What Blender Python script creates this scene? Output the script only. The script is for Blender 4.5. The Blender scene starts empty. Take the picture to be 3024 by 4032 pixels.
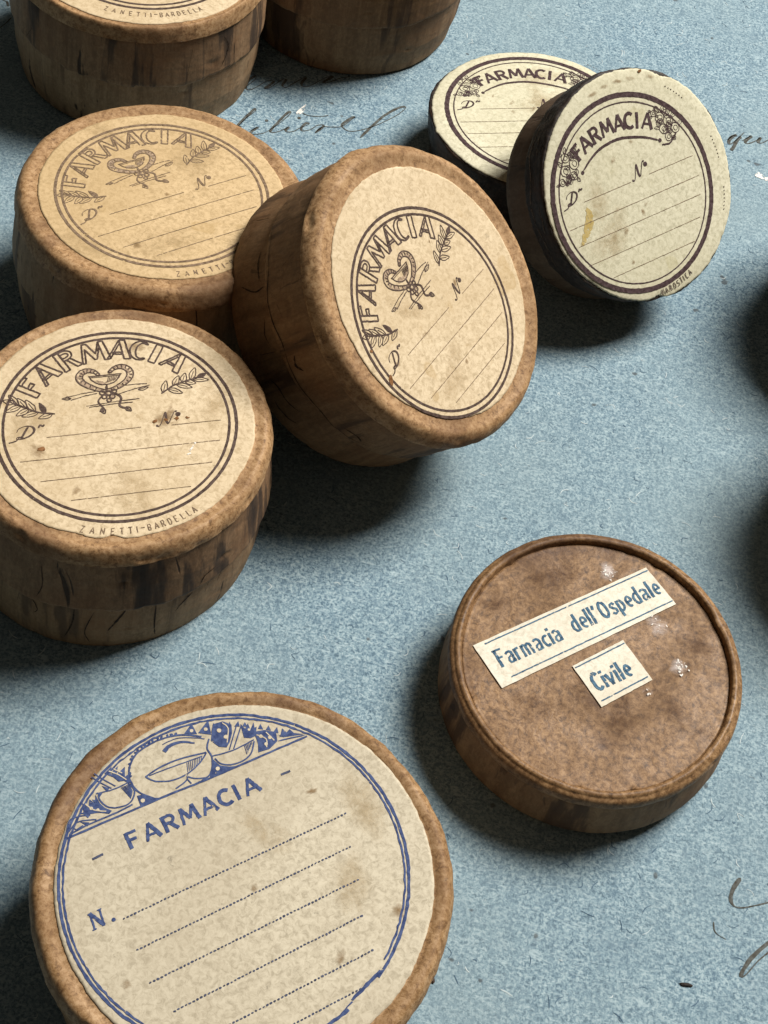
import bpy, math, random
from mathutils import Vector, Matrix, noise
random.seed(7)
U = 0.25                      # one layout unit is 25 cm: a box is about 6 cm across

# ------------------------------------------------------------------ camera
scn = bpy.context.scene
TH, RO = 0.9608, 0.2526
fwd = Vector((0, math.cos(TH), -math.sin(TH)))
rt = Vector((1, 0, 0)); up = rt.cross(fwd)
r2 = rt*math.cos(RO) + up*math.sin(RO)
u2 = -rt*math.sin(RO) + up*math.cos(RO)
cd = bpy.data.cameras.new('camera'); cam = bpy.data.objects.new('camera', cd)
scn.collection.objects.link(cam)
cd.sensor_fit = 'HORIZONTAL'; cd.sensor_width = 36; cd.lens = 5500.4/3024*36
cd.clip_start = 0.005; cd.clip_end = 50
M = Matrix((r2, u2, -fwd)).transposed().to_4x4(); M.translation = Vector((0, 0, U))
cam.matrix_world = M
scn.camera = cam

# ------------------------------------------------------------------ light
wd = bpy.data.worlds.new('World'); scn.world = wd; wd.use_nodes = True
bg = wd.node_tree.nodes['Background']
bg.inputs['Color'].default_value = (1.0, 0.88, 0.74, 1); bg.inputs['Strength'].default_value = 0.052
tgt = Vector((0.06, 0.80, 0.0))*U
ldir = Vector((0.67, 0.75, 1.42)).normalized()
la = bpy.data.lights.new('window_light', 'AREA'); la.shape = 'RECTANGLE'
la.size = 0.54; la.size_y = 0.54; la.energy = 41.0; la.color = (1.0, 0.975, 0.94)
lo = bpy.data.objects.new('window_light', la); scn.collection.objects.link(lo)
lo.location = tgt + ldir*1.5
lo.rotation_euler = (-ldir).to_track_quat('-Z', 'Y').to_euler()
scn.view_settings.view_transform = 'Standard'; scn.view_settings.look = 'None'
scn.view_settings.exposure = 0; scn.view_settings.gamma = 1
scn.cycles.max_bounces = 6

# ------------------------------------------------------------------ materials
class NT:
    def __init__(s, name):
        s.m = bpy.data.materials.new(name); s.m.use_nodes = True
        s.t = s.m.node_tree; s.b = s.t.nodes['Principled BSDF']; s.out = s.t.nodes['Material Output']
        s.tc = s.t.nodes.new('ShaderNodeTexCoord')
        oi = s.t.nodes.new('ShaderNodeObjectInfo'); ad = s.t.nodes.new('ShaderNodeVectorMath'); ad.operation = 'ADD'
        s.t.links.new(s.tc.outputs['Object'], ad.inputs[0]); s.t.links.new(oi.outputs['Random'], ad.inputs[1])
        s.co = ad.outputs[0]
    def n(s, ty, **kw):
        x = s.t.nodes.new(ty)
        for k, v in kw.items(): setattr(x, k, v)
        return x
    def l(s, a, b): s.t.links.new(a, b)
    def vec(s, sc=(1, 1, 1), off=(0, 0, 0)):
        mp = s.n('ShaderNodeMapping'); mp.inputs['Scale'].default_value = sc; mp.inputs['Location'].default_value = off
        s.l(s.co, mp.inputs['Vector']); return mp.outputs['Vector']
    def noise(s, scale, detail=3, rough=.55, dist=0, v=None):
        x = s.n('ShaderNodeTexNoise'); x.inputs['Scale'].default_value = scale; x.inputs['Detail'].default_value = detail
        x.inputs['Roughness'].default_value = rough; x.inputs['Distortion'].default_value = dist
        s.l(v if v is not None else s.vec(), x.inputs['Vector']); return x.outputs['Fac']
    def ramp(s, fac, stops, interp='LINEAR'):
        x = s.n('ShaderNodeValToRGB'); x.color_ramp.interpolation = interp
        e = x.color_ramp.elements
        while len(e) < len(stops): e.new(.5)
        for i, (p, c) in enumerate(stops):
            e[i].position = p; e[i].color = (c, c, c, 1) if not isinstance(c, tuple) else (*c, 1)
        s.l(fac, x.inputs['Fac']); return x.outputs['Color']
    def mix(s, fac, a, b, mode='MIX'):
        x = s.n('ShaderNodeMix', data_type='RGBA', blend_type=mode)
        if isinstance(fac, (int, float)): x.inputs[0].default_value = fac
        else: s.l(fac, x.inputs[0])
        for i, c in ((6, a), (7, b)):
            if isinstance(c, tuple): x.inputs[i].default_value = (*c, 1)
            else: s.l(c, x.inputs[i])
        return x.outputs[2]
    def bump(s, h, strength, dist, prev=None):
        x = s.n('ShaderNodeBump'); x.inputs['Strength'].default_value = strength; x.inputs['Distance'].default_value = dist
        s.l(h, x.inputs['Height'])
        if prev is not None: s.l(prev, x.inputs['Normal'])
        return x.outputs['Normal']
    def fin(s, col, rough=.85, nrm=None, spec=.25):
        if isinstance(col, tuple): s.b.inputs['Base Color'].default_value = (*col, 1)
        else: s.l(col, s.b.inputs['Base Color'])
        if isinstance(rough, (int, float)): s.b.inputs['Roughness'].default_value = rough
        else: s.l(rough, s.b.inputs['Roughness'])
        s.b.inputs['Specular IOR Level'].default_value = spec
        if nrm is not None: s.l(nrm, s.b.inputs['Normal'])
        return s.m

def mat_blue_paper():
    t = NT('blue_fibre_paper')
    f = t.noise(1700, 4, .65, .6)
    c = t.ramp(f, [(.37, (.080, .13, .17)), (.46, (.165, .25, .305)), (.53, (.245, .345, .39)), (.61, (.375, .475, .50))])
    fib = t.noise(820, 4, .65, 1.6, v=t.vec((1, .35, 1)))
    c = t.mix(t.ramp(fib, [(.53, 0.0), (.64, .62)]), c, (.085, .145, .20))
    fib2 = t.noise(950, 4, .65, 1.8, v=t.vec((.35, 1, 1), (.3, .1, 0)))
    c = t.mix(t.ramp(fib2, [(.54, 0.0), (.65, .6)]), c, (.47, .58, .60))
    mid = t.noise(190, 5, .7, .8)
    c = t.mix(t.ramp(mid, [(.44, 0.0), (.66, .34)]), c, (.14, .215, .27))
    big = t.noise(14, 3, .6)
    c = t.mix(t.ramp(big, [(.36, 0.0), (.68, .45)]), c, (.26, .335, .345))
    spk = t.noise(300, 1, .5, 0, v=t.vec((1, 1, 1), (2, 5, 0)))
    c = t.mix(t.ramp(spk, [(.76, 0.0), (.80, .7)]), c, (.06, .06, .06))
    n = t.bump(f, .4, .00012); n = t.bump(fib, .3, .0001, n)
    n = t.bump(t.noise(26, 3, .5), .25, .0018, n)
    return t.fin(c, .92, n, .1)

def mat_lid(name, c0, c1, c2, gloss=.6, pit=.35, blot=(.10, .045, .022)):
    """tan fibrous pasteboard of the lid tops"""
    t = NT(name)
    f = t.noise(850, 6, .8, .4)
    c = t.ramp(f, [(.365, tuple(k*.85 for k in c0)), (.49, c1), (.62, c2)])
    fib = t.noise(700, 5, .75, .7, v=t.vec((1, .6, 1), (2, 2, 1)))
    c = t.mix(t.ramp(fib, [(.55, 0.0), (.70, .40)]), c, tuple(min(1, k*1.15) for k in c2))
    big = t.noise(60, 4, .65, .8)
    c = t.mix(t.ramp(big, [(.42, 0.0), (.70, .55)]), c, c0)
    b2_ = t.noise(38, 3, .6, .5, v=t.vec((1, 1, 1), (6, 1, 2)))
    c = t.mix(t.ramp(b2_, [(.54, 0.0), (.66, .5)]), c, blot)
    d = t.noise(330, 4, .75, 1.2, v=t.vec((1, 1, 1), (3, 1, 2)))
    c = t.mix(t.ramp(d, [(.63, 0.0), (.72, pit)]), c, (.040, .022, .012))
    n = t.bump(f, .4, .00009); n = t.bump(t.noise(180, 4, .65, .5), .4, .0004, n)
    return t.fin(c, t.ramp(big, [(.4, gloss), (.65, gloss+.2)]), n, .3)

def mat_side(name, c0, c1, dark, amount=.55, streak=1.0):
    """side wall: soft continuous vertical streaks and near black stains"""
    t = NT(name)
    f = t.noise(330, 5, .7, .3, v=t.vec((1, 1, .05)))
    c = t.ramp(f, [(.34, c0), (.64, c1)])
    fine = t.noise(1100, 5, .75, .8, v=t.vec((1, 1, .6)))
    c = t.mix(t.ramp(fine, [(.36, .4), (.55, 0.0)]), c, tuple(k*.5 for k in c0))
    c = t.mix(t.ramp(fine, [(.55, 0.0), (.70, .35)]), c, tuple(k*1.4 for k in c1))
    warm = t.noise(60, 4, .6, .5)
    c = t.mix(t.ramp(warm, [(.45, 0.0), (.70, .5)]), c, (c0[0]*1.1, c0[1]*.85, c0[2]*.65))
    p = t.noise(85, 5, .62, .15, v=t.vec((1, 1, .10), (1.3, .4, 0)))
    e = .59-.1*amount
    c = t.mix(t.ramp(p, [(e, 0.0), (e+.035, .72), (e+.10, .93)]), c, dark)
    cr = t.noise(230, 3, .6, .8, v=t.vec((1, 1, .13), (7, 3, 1)))
    crk = t.ramp(cr, [(.665, 0.0), (.69, .85*streak)])
    c = t.mix(crk, c, (.018, .010, .006))
    n = t.bump(f, .3, .0001); n = t.bump(crk, .6, -.0002, n) ; n = t.bump(t.noise(130, 4, .6), .35, .0004, n)
    return t.fin(c, .72, n, .22)

def mat_label(name, c1, c2, foxing=(.42, .27, .10), fox=.45):
    t = NT(name)
    f = t.noise(1000, 5, .72, .7)
    c = t.ramp(f, [(.37, tuple(k*.88 for k in c2)), (.48, tuple((a+b)/2 for a, b in zip(c1, c2))), (.60, tuple(min(.9, k*1.04) for k in c1))])
    gr = t.noise(620, 5, .75, .5, v=t.vec((1, .7, 1), (1, 3, 2)))
    c = t.mix(t.ramp(gr, [(.56, 0.0), (.70, .32)]), c, tuple(k*.72 for k in c2))
    big = t.noise(24, 5, .62, .5)
    c = t.mix(t.ramp(big, [(.40, 0.0), (.72, fox*1.3)]), c, tuple(a*.62+b*.38 for a, b in zip(c2, foxing)))
    sp = t.noise(150, 5, .7, .4, v=t.vec((1, 1, 1), (4, 9, 1)))
    c = t.mix(t.ramp(sp, [(.60, 0.0), (.78, fox)]), c, foxing)
    st = t.noise(70, 2, .5, 0, v=t.vec((1, 1, 1), (2, 6, 3)))
    c = t.mix(t.ramp(st, [(.685, 0.0), (.70, fox*.9), (.74, fox*.5)]), c, foxing)
    sc = t.noise(600, 3, .7, .3, v=t.vec((1, 1, 1), (8, 2, 5)))
    c = t.mix(t.ramp(sc, [(.68, 0.0), (.76, .6)]), c, tuple(k*.45 for k in c2))
    n = t.bump(f, .25, .00006); n = t.bump(t.noise(90, 3, .6, .5), .2, .0004, n)
    return t.fin(c, .70, n, .25)

def mat_ink(name, c, gap=.66, c2=None, soft=.06, sc=1000):
    t = NT(name)
    f = t.noise(1300, 3, .6)
    col = t.ramp(f, [(.35, c), (.7, c2 or tuple(k*2.0+.03 for k in c))])
    t.fin(col, .8, None, .15)
    tr = t.n('ShaderNodeBsdfTransparent'); mx = t.n('ShaderNodeMixShader')
    g = t.ramp(t.noise(sc, 4, .7, .3, v=t.vec((1, 1, 1), (3, 8, 2))), [(gap, 0.0), (gap+soft, 1.0)])
    t.l(g, mx.inputs[0]); t.l(t.b.outputs[0], mx.inputs[1]); t.l(tr.outputs[0], mx.inputs[2])
    t.l(mx.outputs[0], t.out.inputs['Surface'])
    return t.m

MT = {}
MT['paper'] = mat_blue_paper()
MT['lid_tan'] = mat_lid('tan_pasteboard', (.18, .095, .039), (.36, .205, .090), (.50, .32, .165))
MT['lid_brown'] = mat_lid('brown_glazed_board', (.095, .048, .019), (.225, .122, .050), (.38, .225, .105), .46, .3, (.065, .028, .016))
MT['lid_gold'] = mat_lid('ochre_pasteboard', (.15, .075, .028), (.31, .175, .072), (.47, .30, .155), .55, .7)
MT['lid_black'] = mat_lid('blackened_board', (.014, .011, .009), (.028, .021, .017), (.070, .050, .036), .6, .5)
MT['side_a'] = mat_side('stained_side', (.17, .098, .050), (.31, .190, .100), (.030, .022, .018), .70)
MT['side_b'] = mat_side('grey_brown_side', (.22, .138, .071), (.35, .228, .126), (.09, .055, .032), .05)
MT['side_c'] = mat_side('red_brown_side', (.17, .095, .045), (.29, .175, .088), (.06, .034, .020), .35, .5)
MT['side_d'] = mat_side('dull_grey_side', (.09, .064, .042), (.15, .110, .075), (.04, .028, .020), .2, .5)
MT['label_warm'] = mat_label('yellowed_label_paper', (.70, .565, .375), (.54, .415, .25))
MT['label_orange'] = mat_label('amber_label_paper', (.63, .46, .255), (.49, .345, .175))
MT['label_pale'] = mat_label('pale_label_paper', (.69, .645, .475), (.54, .50, .345), (.42, .36, .15), .30)
MT['label_grey'] = mat_label('greyed_label_paper', (.61, .54, .40), (.47, .405, .285), (.30, .22, .13), .4)
MT['strip'] = mat_label('white_label_paper', (.83, .78, .65), (.69, .64, .51), (.52, .40, .24), .45)
MT['glue'] = mat_ink('white_glue_film', (.55, .46, .38), .40, (.8, .74, .66), .28, 420)
MT['ink_brown'] = mat_ink('brown_printing_ink', (.050, .030, .022))
MT['ink_shade'] = mat_ink('light_brown_shading', (.24, .17, .11), .50)
MT['ink_fine'] = mat_ink('thin_brown_ink', (.13, .085, .05), .60)
MT['ink_dark'] = mat_ink('dark_maroon_ink', (.038, .020, .020), .72)
MT['ink_blue'] = mat_ink('blue_printing_ink', (.034, .052, .135), .64, (.09, .125, .25))
MT['ink_navy'] = mat_ink('navy_dotted_ink', (.035, .042, .075), .64)
MT['ink_teal'] = mat_ink('faded_blue_ink', (.035, .085, .15), .60, (.12, .22, .30))
MT['ink_hand'] = mat_ink('iron_gall_ink', (.055, .048, .036), .66, (.13, .14, .13))
MT['cream_spot'] = mat_label('cream_print_gap', (.64, .57, .42), (.55, .47, .33))
MT['white_scuff'] = mat_ink('white_flaking', (.75, .70, .62), .52, (.9, .87, .8))
MT['stain'] = mat_ink('yellow_stain', (.46, .33, .10), .56, (.52, .42, .2))
MT['rust'] = mat_ink('rust_spot', (.13, .055, .015), .62)

# ------------------------------------------------------------------ mesh helpers
def mesh_obj(name, verts, faces, mat, parent=None, smooth=True):
    me = bpy.data.meshes.new(name)
    me.from_pydata([(v[0]*U, v[1]*U, v[2]*U) for v in verts], [], faces)
    if smooth: me.polygons.foreach_set('use_smooth', [True]*len(me.polygons))
    me.materials.append(mat); me.update()
    o = bpy.data.objects.new(name, me); scn.collection.objects.link(o)
    if parent is not None: o.parent = parent
    return o

def N(x, y, z=0): return noise.noise(Vector((x, y, z)))

def resample(prof, step=.0012):
    out = [prof[0]]
    for a, b in zip(prof, prof[1:]):
        d = math.hypot(b[0]-a[0], b[1]-a[1]); k = max(1, int(d/step)) if max(a[0], b[0]) > .06 else max(1, int(d/.01))
        for i in range(1, k+1): out.append((a[0]+(b[0]-a[0])*i/k, a[1]+(b[1]-a[1])*i/k))
    return out

def smooth_prof(prof, keep, it=2):
    """round the corners of a profile by Chaikin cuts, keeping the ends"""
    p = prof
    for _ in range(it):
        q = [p[0]]
        for a, b in zip(p, p[1:]):
            q.append((a[0]*.75+b[0]*.25, a[1]*.75+b[1]*.25)); q.append((a[0]*.25+b[0]*.75, a[1]*.25+b[1]*.75))
        q.append(p[-1]); p = q
    return p

def lathe(name, prof, mat, parent, S, seed=0, wob=.0011, fine=.00035, nseg=300, edge=None, top=9, dent=0):
    prof = resample(prof); V = []; F = []
    rd = random.Random(seed*13+len(prof)); zt = max(z for r, z in prof); rm = max(r for r, z in prof)
    dents = []
    for _ in range(dent):
        r_, z_ = rd.choice([p for p in prof if p[0] > rm-.012] or prof)
        dents.append((rd.uniform(0, 2*math.pi), r_, z_, rd.uniform(.0018, .0065), rd.uniform(.0005, .0016)))
    for (r, z) in prof:
        for i in range(nseg):
            a = 2*math.pi*i/nseg; c, s = math.cos(a), math.sin(a)
            k = min(1, r/.08)
            dr = wob*N(c*1.6+seed, s*1.6, z*9)*k + fine*1.0*N(c*9+seed, s*9, z*50)*k + fine*.45*N(c*38, s*38+seed, z*260)*k
            dz = (wob*.7*N(c*1.3, s*1.3+seed*2, r*8) + fine*.5*N(c*r*110, s*r*110, seed))*k
            if edge: dr += edge(a, z); 
            if z < .004: dz = max(dz, 0)
            x, y = (r+dr)*c, (r+dr)*s
            for (da, dr_, dz_, dw, dd) in dents:
                if abs(z-dz_) > .012 or abs(r-dr_) > .012: continue
                du = ((a-da+math.pi) % (2*math.pi)-math.pi)*r
                if abs(du) > .02: continue
                g = dd*math.exp(-(du*du/(dw*dw)+((z-dz_)**2+(r-dr_)**2)/(dw*dw*.35)))
                x -= g*c; y -= g*s; dz -= g*.8*(1 if z > zt-.02 else 0)
            x, y = S[0][0]*x+S[0][1]*y, S[1][0]*x+S[1][1]*y
            q_ = max(0, min(1, (z-(top-.0045))/.002))          # the lid top follows the same gentle warp as its label
            dz = dz*(1-q_)+warp(x, y, seed)*q_
            V.append((x, y, max(z+dz*(1 if z > .006 else 0), 0)))
    m = len(prof)
    for j in range(m-1):
        for i in range(nseg):
            i2 = (i+1) % nseg
            F.append((j*nseg+i, (j+1)*nseg+i, (j+1)*nseg+i2, j*nseg+i2))
    if prof[0][0] > 1e-4: F.append(tuple(range(nseg)))
    if prof[-1][0] > 1e-4: F.append(tuple(range((m-1)*nseg, m*nseg))[::-1])
    return mesh_obj(name, V, F, mat, parent)

def cat(pts, k=6, closed=False):
    """Catmull-Rom through the points"""
    if len(pts) < 3: return list(pts)
    P = ([pts[-1]]+list(pts)+[pts[0], pts[1]]) if closed else ([pts[0]]+list(pts)+[pts[-1]])
    out = []
    for i in range(1, len(P)-2):
        a, b, c, d = P[i-1:i+3]
        for j in range(k):
            t = j/k
            out.append(tuple(.5*((2*b[q])+(-a[q]+c[q])*t+(2*a[q]-5*b[q]+4*c[q]-d[q])*t*t+(-a[q]+3*b[q]-3*c[q]+d[q])*t**3) for q in (0, 1)))
    out.append(tuple(P[-2])); return out

class Ink:
    """flat print gathered as ribbons and filled shapes, laid on a surface by a mapping function"""
    def __init__(s, fmap, jit=.0, seed=0): s.V = []; s.F = []; s.f = fmap; s.j = jit; s.s = seed
    def jt(s, x, y):
        if not s.j: return x, y
        return x+s.j*N(x*60, y*60, s.s+1), y+s.j*N(x*60, y*60, s.s+9)
    def line(s, pts, w, closed=False, taper=0, step=None, rag=.25):
        if step:
            q = [pts[0]]
            for a, b in zip(pts, pts[1:]):
                k = max(1, int(math.hypot(b[0]-a[0], b[1]-a[1])/step))
                q += [(a[0]+(b[0]-a[0])*i/k, a[1]+(b[1]-a[1])*i/k) for i in range(1, k+1)]
            pts = q
        pts = [s.jt(*p) for p in pts]
        n = len(pts); b0 = len(s.V)
        for i, p in enumerate(pts):
            if closed: a, c = pts[i-1], pts[(i+1) % n]
            else: a, c = pts[max(i-1, 0)], pts[min(i+1, n-1)]
            dx, dy = c[0]-a[0], c[1]-a[1]; L = math.hypot(dx, dy) or 1e-9
            ww = w(i/(n-1 if n > 1 else 1), dx/L, dy/L) if callable(w) else w
            if taper and not closed:
                t = i/(n-1); ww *= min(1, .25+min(t, 1-t)/taper)
            r1 = 1+rag*N(p[0]*130, p[1]*130, s.s); r2_ = 1+rag*N(p[0]*130+7, p[1]*130, s.s+3)
            s.V.append(s.f(p[0]-dy/L*ww/2*r1, p[1]+dx/L*ww/2*r1)); s.V.append(s.f(p[0]+dy/L*ww/2*r2_, p[1]-dx/L*ww/2*r2_))
        for i in range(n if closed else n-1):
            a = b0+2*i; c = b0+2*((i+1) % n); s.F.append((a, a+1, c+1, c))
        return s
    def poly(s, pts):
        b = len(s.V); 
        for p in pts: s.V.append(s.f(*s.jt(*p)))
        s.F.append(tuple(range(b, b+len(pts)))); return s
    def disc(s, x, y, r, k=10, ry=None, rot=0):
        P = []
        for i in range(k):
            a = 2*math.pi*i/k; u, v = r*math.cos(a), (ry or r)*math.sin(a)
            P.append((x+u*math.cos(rot)-v*math.sin(rot), y+u*math.sin(rot)+v*math.cos(rot)))
        return s.poly(P)
    def ring(s, r, w, x=0, y=0, k=240, a0=0, a1=360, rag=.25):
        full = a1-a0 >= 360
        pts = [(x+r*math.cos(math.radians(a0+(a1-a0)*i/k)), y+r*math.sin(math.radians(a0+(a1-a0)*i/k))) for i in range(k if full else k+1)]
        return s.line(pts, w, closed=full, rag=rag)
    def obj(s, name, mat, parent):
        return mesh_obj(name, s.V, s.F, mat, parent, smooth=False)

# ------------------------------------------------------------------ the lettering (drawn by hand, stroke by stroke)
def arc(cx, cy, rx, ry, a0, a1, k=10):
    return [(cx+rx*math.cos(math.radians(a0+(a1-a0)*i/k)), cy+ry*math.sin(math.radians(a0+(a1-a0)*i/k))) for i in range(k+1)]
OPEN = {   # open, outlined letters: lists of polylines, height 1, centred on x
 'F': [[(-.30, 0), (-.30, 1), (-.06, 1), (-.06, 0), (-.30, 0)], [(-.06, 1), (.36, 1), (.36, .84), (-.06, .84)], [(-.06, .56), (.22, .60), (.24, .42), (-.06, .44)]],
 'A': [[(-.02, 1), (.20, 1), (.46, 0), (.20, 0), (-.02, 1)], [(-.46, 0), (-.02, 1)], [(-.46, 0), (-.34, 0), (-.02, .78)], [(-.33, .34), (.11, .34)], [(-.28, .24), (.13, .24)]],
 'R': [[(-.34, 0), (-.34, 1), (-.12, 1), (-.12, 0), (-.34, 0)], [(-.12, 1)]+arc(.08, .76, .26, .24, 90, -90)+[(-.12, .52)], [(-.12, .86)]+arc(.06, .76, .14, .11, 90, -90, 6)+[(-.12, .65)], [(.0, .52), (.22, 0), (.44, 0), (.16, .54)]],
 'M': [[(-.56, 0), (-.40, 1), (-.22, 1), (.04, .40), (.26, 1)], [(-.56, 0), (-.44, 0), (-.33, .74), (-.06, .12), (.04, .12), (.24, .7)], [(.26, 1), (.46, 1), (.58, 0), (.32, 0), (.26, 1)]],
 'C': [arc(.06, .5, .42, .5, 50, 310, 16), arc(.12, .5, .24, .42, 60, 300, 14), [(.33, .88), (.24, .86)], [(.33, .12), (.24, .14)]],
 'I': [[(-.14, 0), (-.14, 1), (.14, 1), (.14, 0), (-.14, 0)]]}
BOLD = {   # solid strokes: (polyline, weight)
 'F': [([(-.26, 0), (-.26, 1)], 1), ([(-.34, .93), (.30, .93)], .8), ([(-.26, .52), (.20, .52)], .8)],
 'A': [([(-.40, 0), (.0, 1)], .75), ([(.0, 1), (.40, 0)], 1.05), ([(-.24, .32), (.26, .32)], .7)],
 'R': [([(-.28, 0), (-.28, 1)], 1), ([(-.28, .93), (.05, .93)]+arc(.05, .72, .24, .21, 80, -90, 8)+[(-.25, .5)], .8), ([(.0, .5), (.33, 0)], 1)],
 'M': [([(-.46, 0), (-.32, 1)], .75), ([(-.32, .97), (.0, .22)], .95), ([(.0, .22), (.32, .97)], .75), ([(.32, 1), (.46, 0)], 1.05)],
 'C': [(arc(.06, .5, .38, .45, 48, 312, 16), 1)],
 'I': [([(0, 0), (0, 1)], 1)],
 'N': [([(-.32, 0), (-.32, 1)], .6), ([(-.34, .98), (.34, .04)], 1.1), ([(.34, 0), (.34, 1)], .6), ([(-.48, .96), (-.2, .96)], .4), ([(.18, .96), (.48, .96)], .4), ([(-.48, .03), (-.18, .03)], .4)]}
LOW = {    # narrow bold text letters, x height .66
 'F': (.44, [([(.09, 0), (.09, 1)], 1.15), ([(.0, .95), (.40, .95)], .8), ([(.09, .52), (.32, .52)], .8)]),
 'a': (.42, [([(.05, .56), (.12, .64), (.24, .64), (.31, .54), (.31, .02)], 1), ([(.31, .38), (.12, .32), (.07, .18), (.11, .05), (.22, .05), (.31, .18)], .85)]),
 'r': (.34, [([(.08, 0), (.08, .66)], 1.1), ([(.08, .48), (.16, .62), (.27, .62)], .9)]),
 'm': (.64, [([(.08, 0), (.08, .66)], 1), ([(.08, .52), (.18, .63), (.27, .56), (.29, 0)], 1), ([(.29, .52), (.39, .63), (.49, .56), (.51, 0)], 1)]),
 'c': (.38, [(arc(.21, .33, .13, .29, 45, 315, 12), 1)]),
 'i': (.20, [([(.08, 0), (.08, .66)], 1.1), ([(.08, .80), (.08, .94)], 1.2)]),
 'd': (.42, [([(.31, 0), (.31, 1)], 1.1), (arc(.21, .33, .13, .29, 60, 300, 12), 1)]),
 'e': (.40, [([(.09, .34), (.33, .36)]+arc(.21, .35, .12, .28, 10, 300, 12), .95)]),
 'l': (.20, [([(.08, 0), (.08, 1)], 1.15)]),
 "'": (.20, [([(.12, .98), (.06, .74)], 1)]),
 'O': (.48, [(arc(.22, .5, .16, .45, 0, 360, 18), 1.1)]),
 's': (.36, [([(.29, .52), (.22, .63), (.11, .60), (.08, .48), (.17, .36), (.28, .26), (.28, .10), (.17, .03), (.06, .12)], .95)]),
 'p': (.42, [([(.09, -.28), (.09, .66)], 1.1), (arc(.19, .33, .13, .29, 120, -120, 12), 1)]),
 'v': (.40, [([(.03, .66), (.17, .02)], 1.1), ([(.17, .02), (.32, .66)], .8)]),
 'C': (.46, [(arc(.24, .5, .16, .45, 45, 315, 14), 1.15)]), ' ': (.30, [])}

def tr(pts, x, y, sx, sy, rot=0, shear=0):
    c, s = math.cos(rot), math.sin(rot); out = []
    for (a, b) in pts:
        a, b = (a+shear*b)*sx, b*sy; out.append((x+a*c-b*s, y+a*s+b*c))
    return out
def low_text(ink, txt, x, y, x1, h, w):
    tot = sum(LOW[c][0] for c in txt); k = (x1-x)/tot
    for c in txt:
        for pl, ww in LOW[c][1]: ink.line(tr(pl, x, y, k, h), w*ww, step=.012, rag=.35)
        x += LOW[c][0]*k

def script_mark(ink, kind, x, y, s, w):
    wf = lambda t, dx, dy: w*(.5+.9*max(0, -dy*.8+.2))
    if kind == 'D':
        ink.line(cat(tr([(.52, .98), (.40, .5), (.30, .06)], x, y, s, s*.8, 0, .2), 5), wf)
        ink.line(cat(tr([(-.02, .62), (.04, .88), (.35, 1.06), (.72, .98), (.90, .66), (.78, .28), (.42, .03), (.10, .02), (.06, .16), (.22, .18), (.48, .02)], x, y, s, s*.8, 0, .2), 5), wf)
        ink.line(cat(tr([(-.35, -.18), (.0, -.1), (.22, .12)], x, y, s, s), 5), w*.8)
        ink.line(cat(tr([(1.25, .66), (1.36, .82), (1.50, .74), (1.58, .84)], x, y, s, s), 5), w*1.1)
    else:
        ink.line(cat(tr([(-.3, .0), (-.1, -.12), (.08, .2), (.28, .92), (.36, .95), (.42, .3), (.56, .04), (.76, .5), (1.0, 1.05), (1.15, 1.0)], x, y, s*.8, s*.8, 0, .1), 5), wf)
        ink.disc(x+s*1.05, y+s*.62, w*1.6, 7)

def leafshape(ink, x, y, ang, L, W, w, fill=False):
    P = [(0, 0), (L*.3, W*.5), (L*.65, W*.42), (L, 0), (L*.65, -W*.42), (L*.3, -W*.5)]
    Q = cat(tr(P, x, y, 1, 1, ang), 4, True)[:-1]
    if fill: ink.poly(Q)
    else:
        ink.line(Q, w, closed=True); ink.line(tr([(0, 0), (L*.7, 0)], x, y, 1, 1, ang), w*.7)
def sprig(ink, x, y, ang, L, w, seed):
    rr = random.Random(seed)
    st = cat(tr([(0, 0), (L*.35, L*.05), (L*.7, 0), (L*.95, -L*.05)], x, y, 1, 1, ang), 5)
    ink.line(st, w*1.5)
    for t, sd in ((.12, 1), (.24, -1), (.36, 1), (.46, -1), (.56, 1), (.66, -1), (.76, 1), (.86, -1), (.97, 0)):
        px, py = st[min(len(st)-1, int(t*(len(st)-1)))]
        leafshape(ink, px, py, ang+sd*(.75+rr.uniform(-.15, .2)), L*rr.uniform(.24, .38), L*.13, w*.9, rr.random() < .10)

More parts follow.
